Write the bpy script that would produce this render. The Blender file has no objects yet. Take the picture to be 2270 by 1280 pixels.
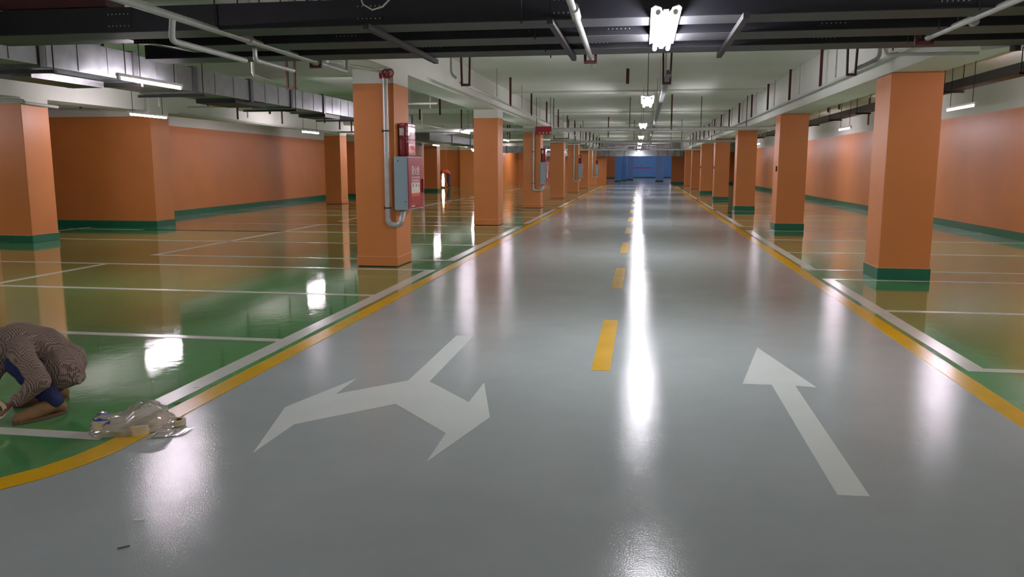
import bpy, math, random
from mathutils import Vector, noise as mnoise
random.seed(7)
PI = math.pi
scene = bpy.context.scene
col = scene.collection

# ------------------------------------------------------------------ camera
cd = bpy.data.cameras.new('camera'); cam = bpy.data.objects.new('camera', cd); col.objects.link(cam)
cam.location = (0, 0, 1.45)
cam.rotation_euler = (PI/2 - 0.15136, 0, 0.15969)
cd.sensor_width = 36.0; cd.lens = 1780/2270*36; cd.clip_start = 0.05; cd.clip_end = 300
scene.camera = cam
# ------------------------------------------------------------------ world, exposure
w = bpy.data.worlds.new('world'); scene.world = w; w.use_nodes = True
w.node_tree.nodes['Background'].inputs[0].default_value = (0.5, 0.52, 0.55, 1)
w.node_tree.nodes['Background'].inputs[1].default_value = 0.02
vs = scene.view_settings
vs.view_transform = 'Standard'; vs.look = 'None'; vs.gamma = 1; vs.use_curve_mapping = False
vs.exposure = 0.0
TUBE_POWER = 228.0        # radiance of the fluorescent tubes

# ------------------------------------------------------------------ materials
def lin(c):
    return tuple((x/255/12.92 if x/255 <= 0.04045 else ((x/255+0.055)/1.055)**2.4) for x in c) + (1,)
def mat(name, rgb, rough=0.5, metal=0.0, var=0.06, vscale=3.0, bump=0.0, bscale=30.0, spec=0.5, coat=0.0, emit=None, estr=0, tint=None, rvar=0.0, stretch=None):
    m = bpy.data.materials.new(name); m.use_nodes = True
    nt = m.node_tree; b = nt.nodes['Principled BSDF']; L = nt.links.new
    b.inputs['Roughness'].default_value = rough; b.inputs['Metallic'].default_value = metal
    b.inputs['Specular IOR Level'].default_value = spec; b.inputs['Coat Weight'].default_value = coat
    if coat: b.inputs['Coat Roughness'].default_value = 0.04
    c = lin(rgb)
    tc = nt.nodes.new('ShaderNodeTexCoord'); src = tc.outputs['Object']
    if stretch:
        mp = nt.nodes.new('ShaderNodeMapping'); mp.inputs['Scale'].default_value = stretch; L(src, mp.inputs[0]); src = mp.outputs[0]
    n = nt.nodes.new('ShaderNodeTexNoise'); n.inputs['Scale'].default_value = vscale; n.inputs['Detail'].default_value = 5
    L(src, n.inputs['Vector'])
    r = nt.nodes.new('ShaderNodeValToRGB'); r.color_ramp.elements[0].position = .3; r.color_ramp.elements[1].position = .7
    t = lin(tint) if tint else tuple(min(1, x*(1+var)) for x in c[:3])+(1,)
    r.color_ramp.elements[0].color = tuple(x*(1-var) for x in c[:3])+(1,); r.color_ramp.elements[1].color = t
    L(n.outputs['Fac'], r.inputs[0]); L(r.outputs[0], b.inputs['Base Color'])
    if rvar:
        mr = nt.nodes.new('ShaderNodeMapRange'); mr.inputs[1].default_value = .3; mr.inputs[2].default_value = .7
        mr.inputs[3].default_value = rough-rvar; mr.inputs[4].default_value = rough+rvar
        L(n.outputs['Fac'], mr.inputs[0]); L(mr.outputs[0], b.inputs['Roughness'])
    if bump:
        n2 = nt.nodes.new('ShaderNodeTexNoise'); n2.inputs['Scale'].default_value = bscale; n2.inputs['Detail'].default_value = 3
        bp = nt.nodes.new('ShaderNodeBump'); bp.inputs['Strength'].default_value = bump; bp.inputs['Distance'].default_value = .01
        L(src, n2.inputs['Vector']); L(n2.outputs['Fac'], bp.inputs['Height']); L(bp.outputs[0], b.inputs['Normal'])
    if emit:
        b.inputs['Emission Color'].default_value = lin(emit); b.inputs['Emission Strength'].default_value = estr
    return m

def floor_mat(name, rgb, rough, rvar, fine, wave, vscale=.7, var=.08, spec=.5, coat=0.0):
    """epoxy floor: mottled colour, roller texture (fine) and slow waviness (wave)"""
    m = bpy.data.materials.new(name); m.use_nodes = True
    nt = m.node_tree; b = nt.nodes['Principled BSDF']; L = nt.links.new
    b.inputs['Specular IOR Level'].default_value = spec
    b.inputs['Coat Weight'].default_value = coat; b.inputs['Coat Roughness'].default_value = .03
    tc = nt.nodes.new('ShaderNodeTexCoord')
    n = nt.nodes.new('ShaderNodeTexNoise'); n.inputs['Scale'].default_value = vscale; n.inputs['Detail'].default_value = 7; n.inputs['Roughness'].default_value = .6
    L(tc.outputs['Object'], n.inputs['Vector'])
    r = nt.nodes.new('ShaderNodeValToRGB'); c = lin(rgb)
    r.color_ramp.elements[0].position = .3; r.color_ramp.elements[1].position = .7
    r.color_ramp.elements[0].color = tuple(x*(1-var) for x in c[:3])+(1,); r.color_ramp.elements[1].color = tuple(x*(1+var) for x in c[:3])+(1,)
    L(n.outputs['Fac'], r.inputs[0]); L(r.outputs[0], b.inputs['Base Color'])
    n3 = nt.nodes.new('ShaderNodeTexNoise'); n3.inputs['Scale'].default_value = 2.2; n3.inputs['Detail'].default_value = 4
    L(tc.outputs['Object'], n3.inputs['Vector'])
    mr = nt.nodes.new('ShaderNodeMapRange'); mr.inputs[1].default_value = .2; mr.inputs[2].default_value = .8
    mr.inputs[3].default_value = max(0.01, rough-rvar); mr.inputs[4].default_value = rough+rvar
    L(n3.outputs['Fac'], mr.inputs[0]); L(mr.outputs[0], b.inputs['Roughness'])
    a = nt.nodes.new('ShaderNodeTexNoise'); a.inputs['Scale'].default_value = 130; a.inputs['Detail'].default_value = 2
    L(tc.outputs['Object'], a.inputs['Vector'])
    bp = nt.nodes.new('ShaderNodeBump'); bp.inputs['Strength'].default_value = fine; bp.inputs['Distance'].default_value = .002
    L(a.outputs['Fac'], bp.inputs['Height'])
    q = nt.nodes.new('ShaderNodeTexNoise'); q.inputs['Scale'].default_value = 5.5; q.inputs['Detail'].default_value = 2.5
    L(tc.outputs['Object'], q.inputs['Vector'])
    bq = nt.nodes.new('ShaderNodeBump'); bq.inputs['Strength'].default_value = wave; bq.inputs['Distance'].default_value = .01
    L(q.outputs['Fac'], bq.inputs['Height']); L(bp.outputs[0], bq.inputs['Normal']); L(bq.outputs[0], b.inputs['Normal'])
    return m

M = dict(
 lane=floor_mat('grey_epoxy', (162,169,168), .135, .03, .3, .10, spec=.22),
 green=floor_mat('green_epoxy', (86,148,88), .05, .025, .06, .09, vscale=1.2, var=.2, spec=.6, coat=.25),
 grey_far=floor_mat('dark_grey_epoxy', (120,126,126), .2, .03, .2, .05),
 white_line=floor_mat('white_line_paint', (204,204,194), .2, .03, .12, .04, vscale=4, var=.05),
 arrow=floor_mat('arrow_paint', (206,212,206), .34, .03, .15, .03, vscale=4, var=.04),
 yellow=floor_mat('yellow_line_paint', (214,166,10), .2, .03, .12, .04, vscale=3, var=.08, spec=.25),
 orange=mat('orange_wall_paint', (208,128,68), .42, bump=.05, bscale=60, var=.05, vscale=1.2),
 orange_edge=mat('pale_orange_band_paint', (222,150,112), .4, var=.04),
 band=mat('green_base_paint', (24,104,76), .3, var=.1, vscale=4),
 blue=mat('blue_wall_paint', (92,150,214), .4, var=.05),
 blue_pale=mat('pale_blue_paint', (124,168,226), .4, var=.05),
 red_stripe=mat('red_stripe_paint', (190,50,90), .4),
 white=mat('white_ceiling_paint', (216,217,208), .85, bump=.12, bscale=25, var=.05, vscale=.8),
 tray=mat('dark_tray_steel', (22,22,30), .45, metal=.2, var=.2, vscale=5),
 traybot=mat('floorlit_tray_steel', (70,70,74), .55, metal=.1, var=.15, vscale=4),  # paler grey paints the floor light onto the tray undersides
 brown=mat('brown_steel_paint', (78,26,24), .45, var=.2, vscale=6),
 dark=mat('dark_steel', (42,38,38), .5, metal=.3, var=.2),
 galv=mat('galvanised_sheet', (132,136,138), .42, metal=.7, var=.2, vscale=5, bump=.10, bscale=9, rvar=.1),
 flange=mat('flange_steel', (96,98,98), .45, metal=.6, var=.2, vscale=8),
 pipe=mat('galvanised_pipe', (186,188,184), .38, metal=.35, var=.1, vscale=9),
 conduit=mat('pale_conduit', (180,184,176), .45, var=.08, vscale=7),
 cabinet=mat('light_grey_enamel', (150,172,182), .35, var=.03),
 red=mat('red_enamel', (150,26,40), .38, var=.06, vscale=6),
 redgloss=mat('red_gloss_plastic', (150,12,26), .12, coat=.7, var=.15, vscale=9, bump=.25, bscale=14),
 redpipe=mat('red_coupling_paint', (140,40,34), .4, var=.15, vscale=12),
 print_white=mat('white_print', (225,225,220), .5),
 print_paper=mat('cream_paper', (208,202,186), .6, var=.03),
 print_orange=mat('orange_print', (214,96,30), .5),
 black=mat('black_plastic', (16,16,18), .4),
 enamel=mat('white_enamel', (235,236,238), .35, var=.02),
 tube=mat('fluorescent_tube', (255,250,255), .4, emit=(255,238,252), estr=TUBE_POWER),
 tube_c=mat('bright_tube', (255,250,255), .4, emit=(248,246,255), estr=TUBE_POWER*.74),
 glow_tube=mat('warm_glow_tube', (255,240,200), .4, emit=(255,232,180), estr=14),  # upright glow of unclear source, given a lamp shape
 skin=mat('skin', (120,74,56), .5, var=.08, vscale=12),
 hair=mat('black_hair', (16,13,12), .55, var=.3, vscale=60),
 jean=mat('blue_work_trousers', (22,32,78), .8, var=.2, vscale=14, bump=.4, bscale=18),
 shoe=mat('tan_canvas_shoe', (128,94,56), .7, var=.2, vscale=20, bump=.3, bscale=60),
 sole=mat('shoe_sole', (96,72,48), .6),
 tape=mat('cream_masking_tape', (204,192,150), .6, var=.05, vscale=10),
 core=mat('tape_core_card', (120,92,66), .8),
 scrap=mat('white_scrap', (225,228,220), .6),
 scrapd=mat('dark_scrap', (70,62,56), .6),
 bluep=mat('blue_bag_print', (40,66,150), .5),
 orange_shirt=mat('orange_work_shirt', (196,84,50), .8, var=.1, vscale=8),
 darkcloth=mat('dark_trousers', (34,30,48), .8),
 dirtw=mat('white_cable', (200,198,190), .4),
 smoke=mat('clear_tape', (190,190,180), .3),
)
# small plaid for the shirt
def plaid():
    m = bpy.data.materials.new('brown_plaid_cotton'); m.use_nodes = True
    nt = m.node_tree; b = nt.nodes['Principled BSDF']; L = nt.links.new
    b.inputs['Roughness'].default_value = .85
    tc = nt.nodes.new('ShaderNodeTexCoord'); nz = nt.nodes.new('ShaderNodeTexNoise'); nz.inputs['Scale'].default_value = 6
    L(tc.outputs['Object'], nz.inputs['Vector'])
    ad = nt.nodes.new('ShaderNodeVectorMath'); ad.operation = 'MULTIPLY_ADD'; ad.inputs[1].default_value = (.06,.06,.06)
    L(nz.outputs['Color'], ad.inputs[0]); L(tc.outputs['Object'], ad.inputs[2])
    ws = []
    for rot, sc in (((0,0,.5), 34), ((0,.55,1.9), 30)):
        mp = nt.nodes.new('ShaderNodeMapping'); mp.inputs['Rotation'].default_value = rot; L(ad.outputs[0], mp.inputs[0])
        wv = nt.nodes.new('ShaderNodeTexWave'); wv.inputs['Scale'].default_value = sc; wv.bands_direction = 'X'
        wv.inputs['Distortion'].default_value = .6; L(mp.outputs[0], wv.inputs['Vector']); ws.append(wv)
    mx = nt.nodes.new('ShaderNodeMath'); mx.operation = 'ADD'; L(ws[0].outputs['Fac'], mx.inputs[0]); L(ws[1].outputs['Fac'], mx.inputs[1])
    r = nt.nodes.new('ShaderNodeValToRGB')
    r.color_ramp.elements[0].position = .25; r.color_ramp.elements[0].color = lin((84,66,60))
    r.color_ramp.elements[1].position = .75; r.color_ramp.elements[1].color = lin((156,136,122))
    hf = nt.nodes.new('ShaderNodeMath'); hf.operation = 'MULTIPLY'; hf.inputs[1].default_value = .5
    L(mx.outputs[0], hf.inputs[0]); L(hf.outputs[0], r.inputs[0]); L(r.outputs[0], b.inputs['Base Color'])
    n2 = nt.nodes.new('ShaderNodeTexNoise'); n2.inputs['Scale'].default_value = 9; n2.inputs['Detail'].default_value = 3
    bp = nt.nodes.new('ShaderNodeBump'); bp.inputs['Strength'].default_value = .6; bp.inputs['Distance'].default_value = .02
    L(tc.outputs['Object'], n2.inputs['Vector']); L(n2.outputs['Fac'], bp.inputs['Height']); L(bp.outputs[0], b.inputs['Normal'])
    return m
M['plaid'] = plaid()
def plastic():
    m = bpy.data.materials.new('clear_plastic_film'); m.use_nodes = True
    nt = m.node_tree; L = nt.links.new; nt.nodes.remove(nt.nodes['Principled BSDF']); out = nt.nodes['Material Output']
    t = nt.nodes.new('ShaderNodeBsdfTransparent'); t.inputs[0].default_value = (.93,.93,.9,1)
    g = nt.nodes.new('ShaderNodeBsdfGlossy'); g.inputs['Roughness'].default_value = .18
    d = nt.nodes.new('ShaderNodeBsdfDiffuse'); d.inputs[0].default_value = lin((205,198,186))
    lw = nt.nodes.new('ShaderNodeLayerWeight'); lw.inputs[0].default_value = .45
    m1 = nt.nodes.new('ShaderNodeMixShader'); m1.inputs[0].default_value = .5; L(t.outputs[0], m1.inputs[1]); L(d.outputs[0], m1.inputs[2])
    m2 = nt.nodes.new('ShaderNodeMixShader'); L(lw.outputs['Facing'], m2.inputs[0]); L(m1.outputs[0], m2.inputs[1]); L(g.outputs[0], m2.inputs[2])
    L(m2.outputs[0], out.inputs[0]); return m
M['film'] = plastic()

# ------------------------------------------------------------------ mesh helpers
class MB:
    def __init__(s): s.v = []; s.f = []; s.mi = []; s.cur = 0
    def add(s, vs_, fs):
        o = len(s.v); s.v += [tuple(v) for v in vs_]; s.f += [tuple(i+o for i in f) for f in fs]; s.mi += [s.cur]*len(fs); return s
    def box(s, x0, x1, y0, y1, z0, z1):
        return s.add([(x0,y0,z0),(x1,y0,z0),(x1,y1,z0),(x0,y1,z0),(x0,y0,z1),(x1,y0,z1),(x1,y1,z1),(x0,y1,z1)],
            [(0,3,2,1),(4,5,6,7),(0,1,5,4),(1,2,6,5),(2,3,7,6),(3,0,4,7)])
    def tube(s, pts, r, n=10, caps=True):
        pts = [Vector(p) for p in pts]; R = r if isinstance(r, (list, tuple)) else [r]*len(pts)
        t0 = (pts[1]-pts[0]).normalized(); up = Vector((0,0,1)) if abs(t0.z) < .9 else Vector((1,0,0))
        a = t0.cross(up).normalized(); vsx = []
        for i, p in enumerate(pts):
            if i == 0: t = t0
            elif i == len(pts)-1: t = (pts[i]-pts[i-1]).normalized()
            else: t = ((pts[i]-pts[i-1]).normalized()+(pts[i+1]-pts[i]).normalized()).normalized()
            a = (a-t*a.dot(t)).normalized(); b = t.cross(a)
            for k in range(n):
                q = 2*PI*k/n; vsx.append(p+(a*math.cos(q)+b*math.sin(q))*R[i])
        fs = [(i*n+k, i*n+(k+1)%n, (i+1)*n+(k+1)%n, (i+1)*n+k) for i in range(len(pts)-1) for k in range(n)]
        if caps: fs += [tuple(range(n))[::-1], tuple((len(pts)-1)*n+k for k in range(n))]
        return s.add(vsx, fs)
    def prism(s, poly, z0, z1):
        n = len(poly); v = [(x,y,z0) for x,y in poly]+[(x,y,z1) for x,y in poly]
        return s.add(v, [tuple(range(n))[::-1], tuple(range(n, 2*n))]+[(i,(i+1)%n,n+(i+1)%n,n+i) for i in range(n)])
    def extr(s, prof, axis, a0, a1):
        """closed 2D profile extruded along axis x or y; prof in (other, z)"""
        n = len(prof)
        P3 = (lambda a, q: (a, q[0], q[1])) if axis == 'x' else (lambda a, q: (q[0], a, q[1]))
        v = [P3(a0,q) for q in prof]+[P3(a1,q) for q in prof]
        return s.add(v, [tuple(range(n))[::-1], tuple(range(n,2*n))]+[(i,(i+1)%n,n+(i+1)%n,n+i) for i in range(n)])
    def ball(s, c, r, n=12, m=8):
        c = Vector(c); rr = r if isinstance(r, (tuple, list)) else (r,r,r)
        v = [c+Vector((0,0,rr[2]))]
        for j in range(1, m):
            th = PI*j/m
            for k in range(n): v.append(c+Vector((rr[0]*math.sin(th)*math.cos(2*PI*k/n), rr[1]*math.sin(th)*math.sin(2*PI*k/n), rr[2]*math.cos(th))))
        v.append(c-Vector((0,0,rr[2]))); L_ = len(v)-1
        f = [(0,1+k,1+(k+1)%n) for k in range(n)]
        for j in range(m-2):
            for k in range(n): f.append((1+j*n+k,1+(j+1)*n+k,1+(j+1)*n+(k+1)%n,1+j*n+(k+1)%n))
        f += [(L_,1+(m-2)*n+(k+1)%n,1+(m-2)*n+k) for k in range(n)]
        return s.add(v, f)
    def torus(s, c, R, r, ax='z', n=20, k=8):
        v = []
        for i in range(n):
            for j in range(k):
                A = 2*PI*i/n; B = 2*PI*j/k; q = R+r*math.cos(B)
                p = (q*math.cos(A), q*math.sin(A), r*math.sin(B))
                if ax == 'x': p = (p[2],p[0],p[1])
                if ax == 'y': p = (p[0],p[2],p[1])
                v.append((c[0]+p[0], c[1]+p[1], c[2]+p[2]))
        return s.add(v, [(i*k+j,((i+1)%n)*k+j,((i+1)%n)*k+(j+1)%k,i*k+(j+1)%k) for i in range(n) for j in range(k)])
    def build(s, name, m, parent=None, smooth=False, bevel=0, off=(0,0,0)):
        me = bpy.data.meshes.new(name); me.from_pydata([(v[0]-off[0],v[1]-off[1],v[2]-off[2]) for v in s.v], [], s.f)
        for mm in (m if isinstance(m, list) else [m]): me.materials.append(mm)
        for p, i in zip(me.polygons, s.mi): p.material_index = i
        import bmesh
        bm = bmesh.new(); bm.from_mesh(me); bmesh.ops.recalc_face_normals(bm, faces=bm.faces); bm.to_mesh(me); bm.free()
        if smooth:
            for p in me.polygons: p.use_smooth = True
            me.set_sharp_from_angle(angle=.7)
        o = bpy.data.objects.new(name, me); col.objects.link(o)
        if parent: o.parent = parent
        if off != (0,0,0) and not parent: o.location = off
        if bevel:
            b = o.modifiers.new('edge', 'BEVEL'); b.width = bevel; b.segments = 2; b.limit_method = 'ANGLE'
        return o
def tag(o, label=None, cat=None, group=None, kind=None):
    if label: o['label'] = label
    if cat: o['category'] = cat
    if group: o['group'] = group
    if kind: o['kind'] = kind
    return o
def thing(name, label, cat, loc, group=None, rz=0):
    o = bpy.data.objects.new(name, None); o.location = loc; o.rotation_euler = (0,0,rz); o.empty_display_size = .1
    col.objects.link(o); return tag(o, label, cat, group)
def copy_tree(o, loc=None, label=None, parent=None, skip=()):
    c = o.copy(); col.objects.link(c)
    if parent: c.parent = parent
    if loc is not None: c.location = loc
    if label: c['label'] = label
    for ch in list(o.children):
        if ch.name.split('.')[0] not in skip: copy_tree(ch, parent=c)
    return c
ORD20 = ['nearest','second','third','fourth','fifth','sixth','seventh','eighth','ninth','tenth','eleventh','twelfth','thirteenth','fourteenth','fifteenth','sixteenth','seventeenth','eighteenth','nineteenth','twentieth']
ORD = ['first','second','third','fourth','fifth','sixth','seventh','eighth','ninth','tenth']

# ------------------------------------------------------------------ setting
H = 3.4; XL, XR = -17.0, 7.35; YB, YE = -5.0, 100.0; PT = 2.6      # PT = top of the orange paint
tag(MB().box(XL, 12, YB, YE+1, -.2, 0).build('floor', M['lane']), kind='structure')
yl_out = [(-8,2.7),(-4,2.7),(-3.32,2.76),(-3.0,2.89),(-2.838,3.04),(-2.737,3.19),(-2.666,3.38),(-2.628,3.56),(-2.622,3.82),(-2.63,4.15)]
yl_in = [(-8,2.83),(-4,2.83),(-3.36,2.89),(-3.09,3.0),(-2.946,3.159),(-2.855,3.31),(-2.80,3.48),(-2.775,3.65),(-2.768,3.9),(-2.775,4.25)]
g1 = MB(); g1.prism([(-16,2.83)]+yl_in+[(-2.775,65.2),(-16,65.2)], 0, .0015)
tag(g1.build('floor', M['green']), kind='structure')
tag(MB().box(2.27, XR, YB, 68.7, 0, .0015).build('floor', M['green']), kind='structure')
# ceiling slab with two longitudinal beams and shallow cross beams
c = MB(); c.box(XL, 12, YB, YE+1, H, H+.25)
ceil = tag(c.build('ceiling', M['white']), kind='structure')
for i, (x0, x1, z0) in enumerate(((-4.1,-3.5,2.8), (3.03,3.63,2.605))):
    tag(MB().box(x0, x1, YB, 69, z0, H).build('ceiling_beam', M['white']), kind='structure')
tag(MB().box(-12.05, -11.4, YB, 57, 2.72, H).build('ceiling_beam', M['white']), kind='structure')
for y in (21.5, 29.8, 38.1, 46.4, 54.7, 63):
    tag(MB().box(-3.5, 3.03, y, y+.3, H-.05, H).build('ceiling_beam', M['white']), kind='structure')
for y in (13.5, 21.8, 30.1, 38.4, 46.7):
    tag(MB().box(-11.4, -4.1, y, y+.4, 3.0, H).build('ceiling_beam', M['white']), kind='structure')
tag(MB().box(-11.4, -4.1, 1.0, 1.4, 2.75, H).build('ceiling_beam', M['white']), kind='structure')

wall_n = [0]
def wall(side, poly, h=H, base=True, m='orange', paint=PT, bandh=.16, floor_band='band'):
    """vertical wall with a polygonal plan: paint up to PT, white above, base band"""
    o = tag(MB().prism(poly, 0, paint).build('wall_'+side, M[m]), kind='structure')
    MB().prism(poly, paint, h).build('wall_head', M['white'], o)
    if base:
        cx = sum(p[0] for p in poly)/len(poly); cy = sum(p[1] for p in poly)/len(poly); q = []
        for x, y in poly: q.append((x+(.012 if x > cx else -.012), y+(.012 if y > cy else -.012)))
        tag(MB().prism(q, 0, bandh).build('baseboard_'+side, M[floor_band]), kind='structure')
    return o
wall('right', [(XR,YB),(XR+.3,YB),(XR+.3,69),(XR,69)])
wall('right_end', [(2.34,68.8),(XR,68.8),(XR,69.2),(2.34,69.2)])
wall('left_block', [(-16.8,17.5),(-11.36,17.5),(-11.36,18.25),(-16.8,18.25)])
wall('left', [(-13.25,18.25),(-14.25,36.3),(-16.8,36.3),(-16.8,18.25)])
wall('left_return', [(-16.8,36.4),(-12.75,36.4),(-12.75,50),(-16.8,50)])
wall('left_far', [(-16.8,57),(-14.0,57),(-14.0,57.5),(-13.0,57.5),(-13.0,57.1),(-10.0,57.1),(-10,65.2),(-16.8,65.2)], base=False)
wall('left_end', [(-10,65.2),(-2.86,65.2),(-2.86,65.8),(-10,65.8)], base=False)
wall('left_outer', [(-17,YB),(-16.8,YB),(-16.8,65),(-17,65)])
wall('left_recess', [(-16.8,14.7),(-13.3,14.7),(-13.3,15.0),(-16.8,15.0)])
wall('back', [(-17,YB-.3),(XR+.3,YB-.3),(XR+.3,YB),(-17,YB)], base=False, m='white')
# beyond the bays: blue hall at the end
wall('far', [(-2.75,99.6),(12,99.6),(12,100),(-2.75,100)], m='blue', paint=3.0)
tag(MB().box(-1.9, 1.0, 99.58, 99.6, 1.18, 1.3).build('trim_1', M['red_stripe']), kind='structure')
wall('far_left', [(-12,94.3),(-2.75,94.3),(-2.75,94.8),(-12,94.8)], paint=3.0)
wall('far_side_left', [(-12.3,65.8),(-12,65.8),(-12,94.3),(-12.3,94.3)], base=False)
wall('far_side_right', [(12,69.2),(12.3,69.2),(12.3,100),(12,100)], m='blue', paint=3.0)
wall('right_hall', [(XR,69.2),(12,69.2),(12,69.6),(XR,69.6)], base=False)

# ------------------------------------------------------------------ columns
def column(x0, x1, y0, y1, label, style, top=2.8, group=None, shaft='orange'):
    cx, cy = (x0+x1)/2, (y0+y1)/2
    t = thing('concrete_column', label, 'column', (cx,cy,0), group); t['kind'] = 'thing'
    a, b = (x1-x0)/2, (y1-y0)/2
    bh = .15
    MB().box(-a, a, -b, b, bh, PT).build('shaft', M[shaft], t, bevel=.008)
    if top > PT+.01: tag(MB().box(-a, a, -b, b, PT, top).build('cap', M['white'], t), 'white unpainted cap')
    if style == 'green':
        tag(MB().box(-a-.012, a+.012, -b-.012, b+.012, 0, bh).build('base_band', M['band'], t, bevel=.006), 'dark green base band')
        MB().box(-a-.014, a+.014, -b-.014, b+.014, bh, bh+.008).build('base_line', M['orange_edge'], t)
    elif style == 'line':
        MB().box(-a-.008, a+.008, -b-.008, b+.008, 0.012, bh-.008).build('base_band', M['orange'], t, bevel=.006)
        tag(MB().box(-a-.01, a+.01, -b-.01, b+.01, bh-.008, bh+.006).build('base_line', M['orange_edge'], t), 'pale line above the base')
        MB().box(-a+.01, a-.01, -b+.01, b-.01, 0, .014).build('footing', M['dark'], t)
    return t
cabcol = (0, 2, 4, 6)
for i in range(7):
    y = 11.15+8.3*i
    lab = ('orange square column carrying the %s grey hydrant cabinet in the row left of the lane' % ['nearest','','second','','third','','farthest'][i]) if i in cabcol else \
          ('plain orange square column without a cabinet, %s of these left of the lane' % ['','nearest','','second','','third'][i])
    column(-4.08, -3.48, y, y+.72, lab, 'line')
for i in range(7):
    y = 10.9+8.25*i
    lab = ['large nearest orange column with green base in the row right of the lane', 'orange column right of the lane, second from the camera, small dark socket on its side'][i] if i < 2 else \
          'orange column with green base, %s from the camera right of the lane' % ORD[i]
    t = column(3.03, 3.65, y, y+.66, lab, 'green' if i < 5 else 'line', top=2.61)
    if i in (1, 3, 4):
        tag(MB().box(-.335,-.31,-.2,-.11,1.33,1.45).build('socket', M['black'], t), 'small black socket box')
for i, (x0, x1, y) in enumerate(((-12.12,-11.4,13.57), (-12.03,-11.4,29.6), (-12.5,-11.72,45.6))):
    column(x0, x1, y, y+.7, ['wide orange column with green base standing in front of the left wall block', 'orange column in front of the far end of the long left wall', 'orange column with green base far off behind the nearest hydrant cabinet'][i], 'green' if i != 1 else 'line', top=2.72)
# blue hall columns
for i, (x0, x1, y, mm) in enumerate(((-2.55,-1.95,75.6,'blue'), (-2.2,-1.55,80.0,'blue'), (-1.6,-.95,84.5,'blue_pale'), (1.2,1.9,76.4,'blue_pale'))):
    column(x0, x1, y, y+.7, ['dark blue column at the end of the lane beside the orange walls','second blue column behind the dark blue one at the lane end','light blue column, innermost of the blue cluster left of the lane end','single light blue column right of the lane end'][i], 'green', top=H-.02, shaft=mm)

# ------------------------------------------------------------------ floor markings
def flat(name, poly, m, label, cat, group=None, z=.0015):
    o = MB().prism(poly, z, z+.002).build(name, M[m]); return tag(o, label, cat, group, 'thing')
flat('turn_arrow', [(-1.555,6.639),(-1.408,6.625),(-1.397,5.146),(-1.031,4.715),(-1.024,5.172),(-.846,4.442),(-1.022,3.682),(-1.031,4.12),(-1.467,4.605),(-1.918,4.134),(-1.932,3.675),(-2.11,4.434),(-1.913,5.146),(-1.916,4.752),(-1.546,5.146)], 'arrow', 'white painted two-headed turn arrow on the left half of the grey lane', 'arrow', z=0)
flat('straight_arrow', [(.948,6.57),(1.171,5.405),(1.038,5.428),(1.029,3.589),(.891,3.581),(.887,5.426),(.696,5.418)], 'arrow', 'white painted straight arrow on the right half of the grey lane', 'arrow', z=0)
for i in range(15):
    y = 5.63+3.97*i
    lab = 'nearest yellow centre dash, beside the two arrows' if i == 0 else ('%s yellow centre dash from the camera' % ORD[i] if i < 10 else 'tiny yellow centre dash far down the lane, %s from the camera' % ORD20[i])
    dx = -.002*(y-5)
    flat('centre_dash', [(-.33+dx,y),(-.195+dx,y),(-.195+dx,y+1.93),(-.33+dx,y+1.93)], 'yellow', lab, 'road marking', 'yellow dashes along the lane centre', z=0)
flat('edge_line', yl_out+[(-2.63,65),(-2.775,65)]+yl_in[::-1], 'yellow', 'long yellow edge line left of the lane, curving away at its near end', 'road marking')
flat('edge_line', [(2.13,YB),(2.275,YB),(2.275,68.5),(2.13,68.5)], 'yellow', 'long straight yellow edge line right of the lane', 'road marking', z=0)
def bay(label, group, rects):
    mb = MB()
    for x0, x1, y0, y1 in rects: mb.box(x0, x1, y0, y1, .0015, .0035)
    return tag(mb.build('bay_marking', M['white_line']), label, 'floor marking', group, 'thing')
for k in range(7):
    b = 3.72+8.3*k
    r = [(-2.98,-2.84,b,b+7.2)]+[(-7.97,-2.98,b+o,b+o+.1) for o in (0,2.44,4.84,7.1)]+[(-7.97,-7.87,b+.1,b+7.1)]
    bay('white outline of the %s group of parking bays left of the lane' % (['nearest']+ORD[1:])[k], 'left bay outlines', r)
for k in range(8):
    b = 11.75+8.25*(k-1)
    r = [(2.33,2.465,b,b+7.15)]+[(2.465,7.3,b+o,b+o+.09) for o in (0,2.35,4.75,7.06)]
    if k == 0: r = [(2.33,2.465,6.02,10.85),(2.465,7.3,6.02,6.12),(2.465,7.3,8.45,8.54),(2.465,7.3,10.76,10.85)]
    if k < 7: bay('white outline of the %s group of parking bays right of the lane' % (['nearest']+ORD[1:])[k], 'right bay outlines', r)
for k in range(4):
    b = 3.72+8.3*k; xw = -13.2-.055*max(0, b-18)
    r = [(xw,-7.97,b+o,b+o+.09) for o in (0,2.44,4.84,7.1) if not (16.9 < b+o < 18.4)]
    if k: r = [q for q in r if q[2] > b+.5]
    if k == 1: r.append((-13.1,-13.0,14.5,17.4)); r.append((-11.3,-7.97,b+4.84,b+4.93))
    bay('white outline of the %s group of bays in the outer left row by the wall' % (['nearest']+ORD[1:])[k], 'outer left bay outlines', r)

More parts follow.
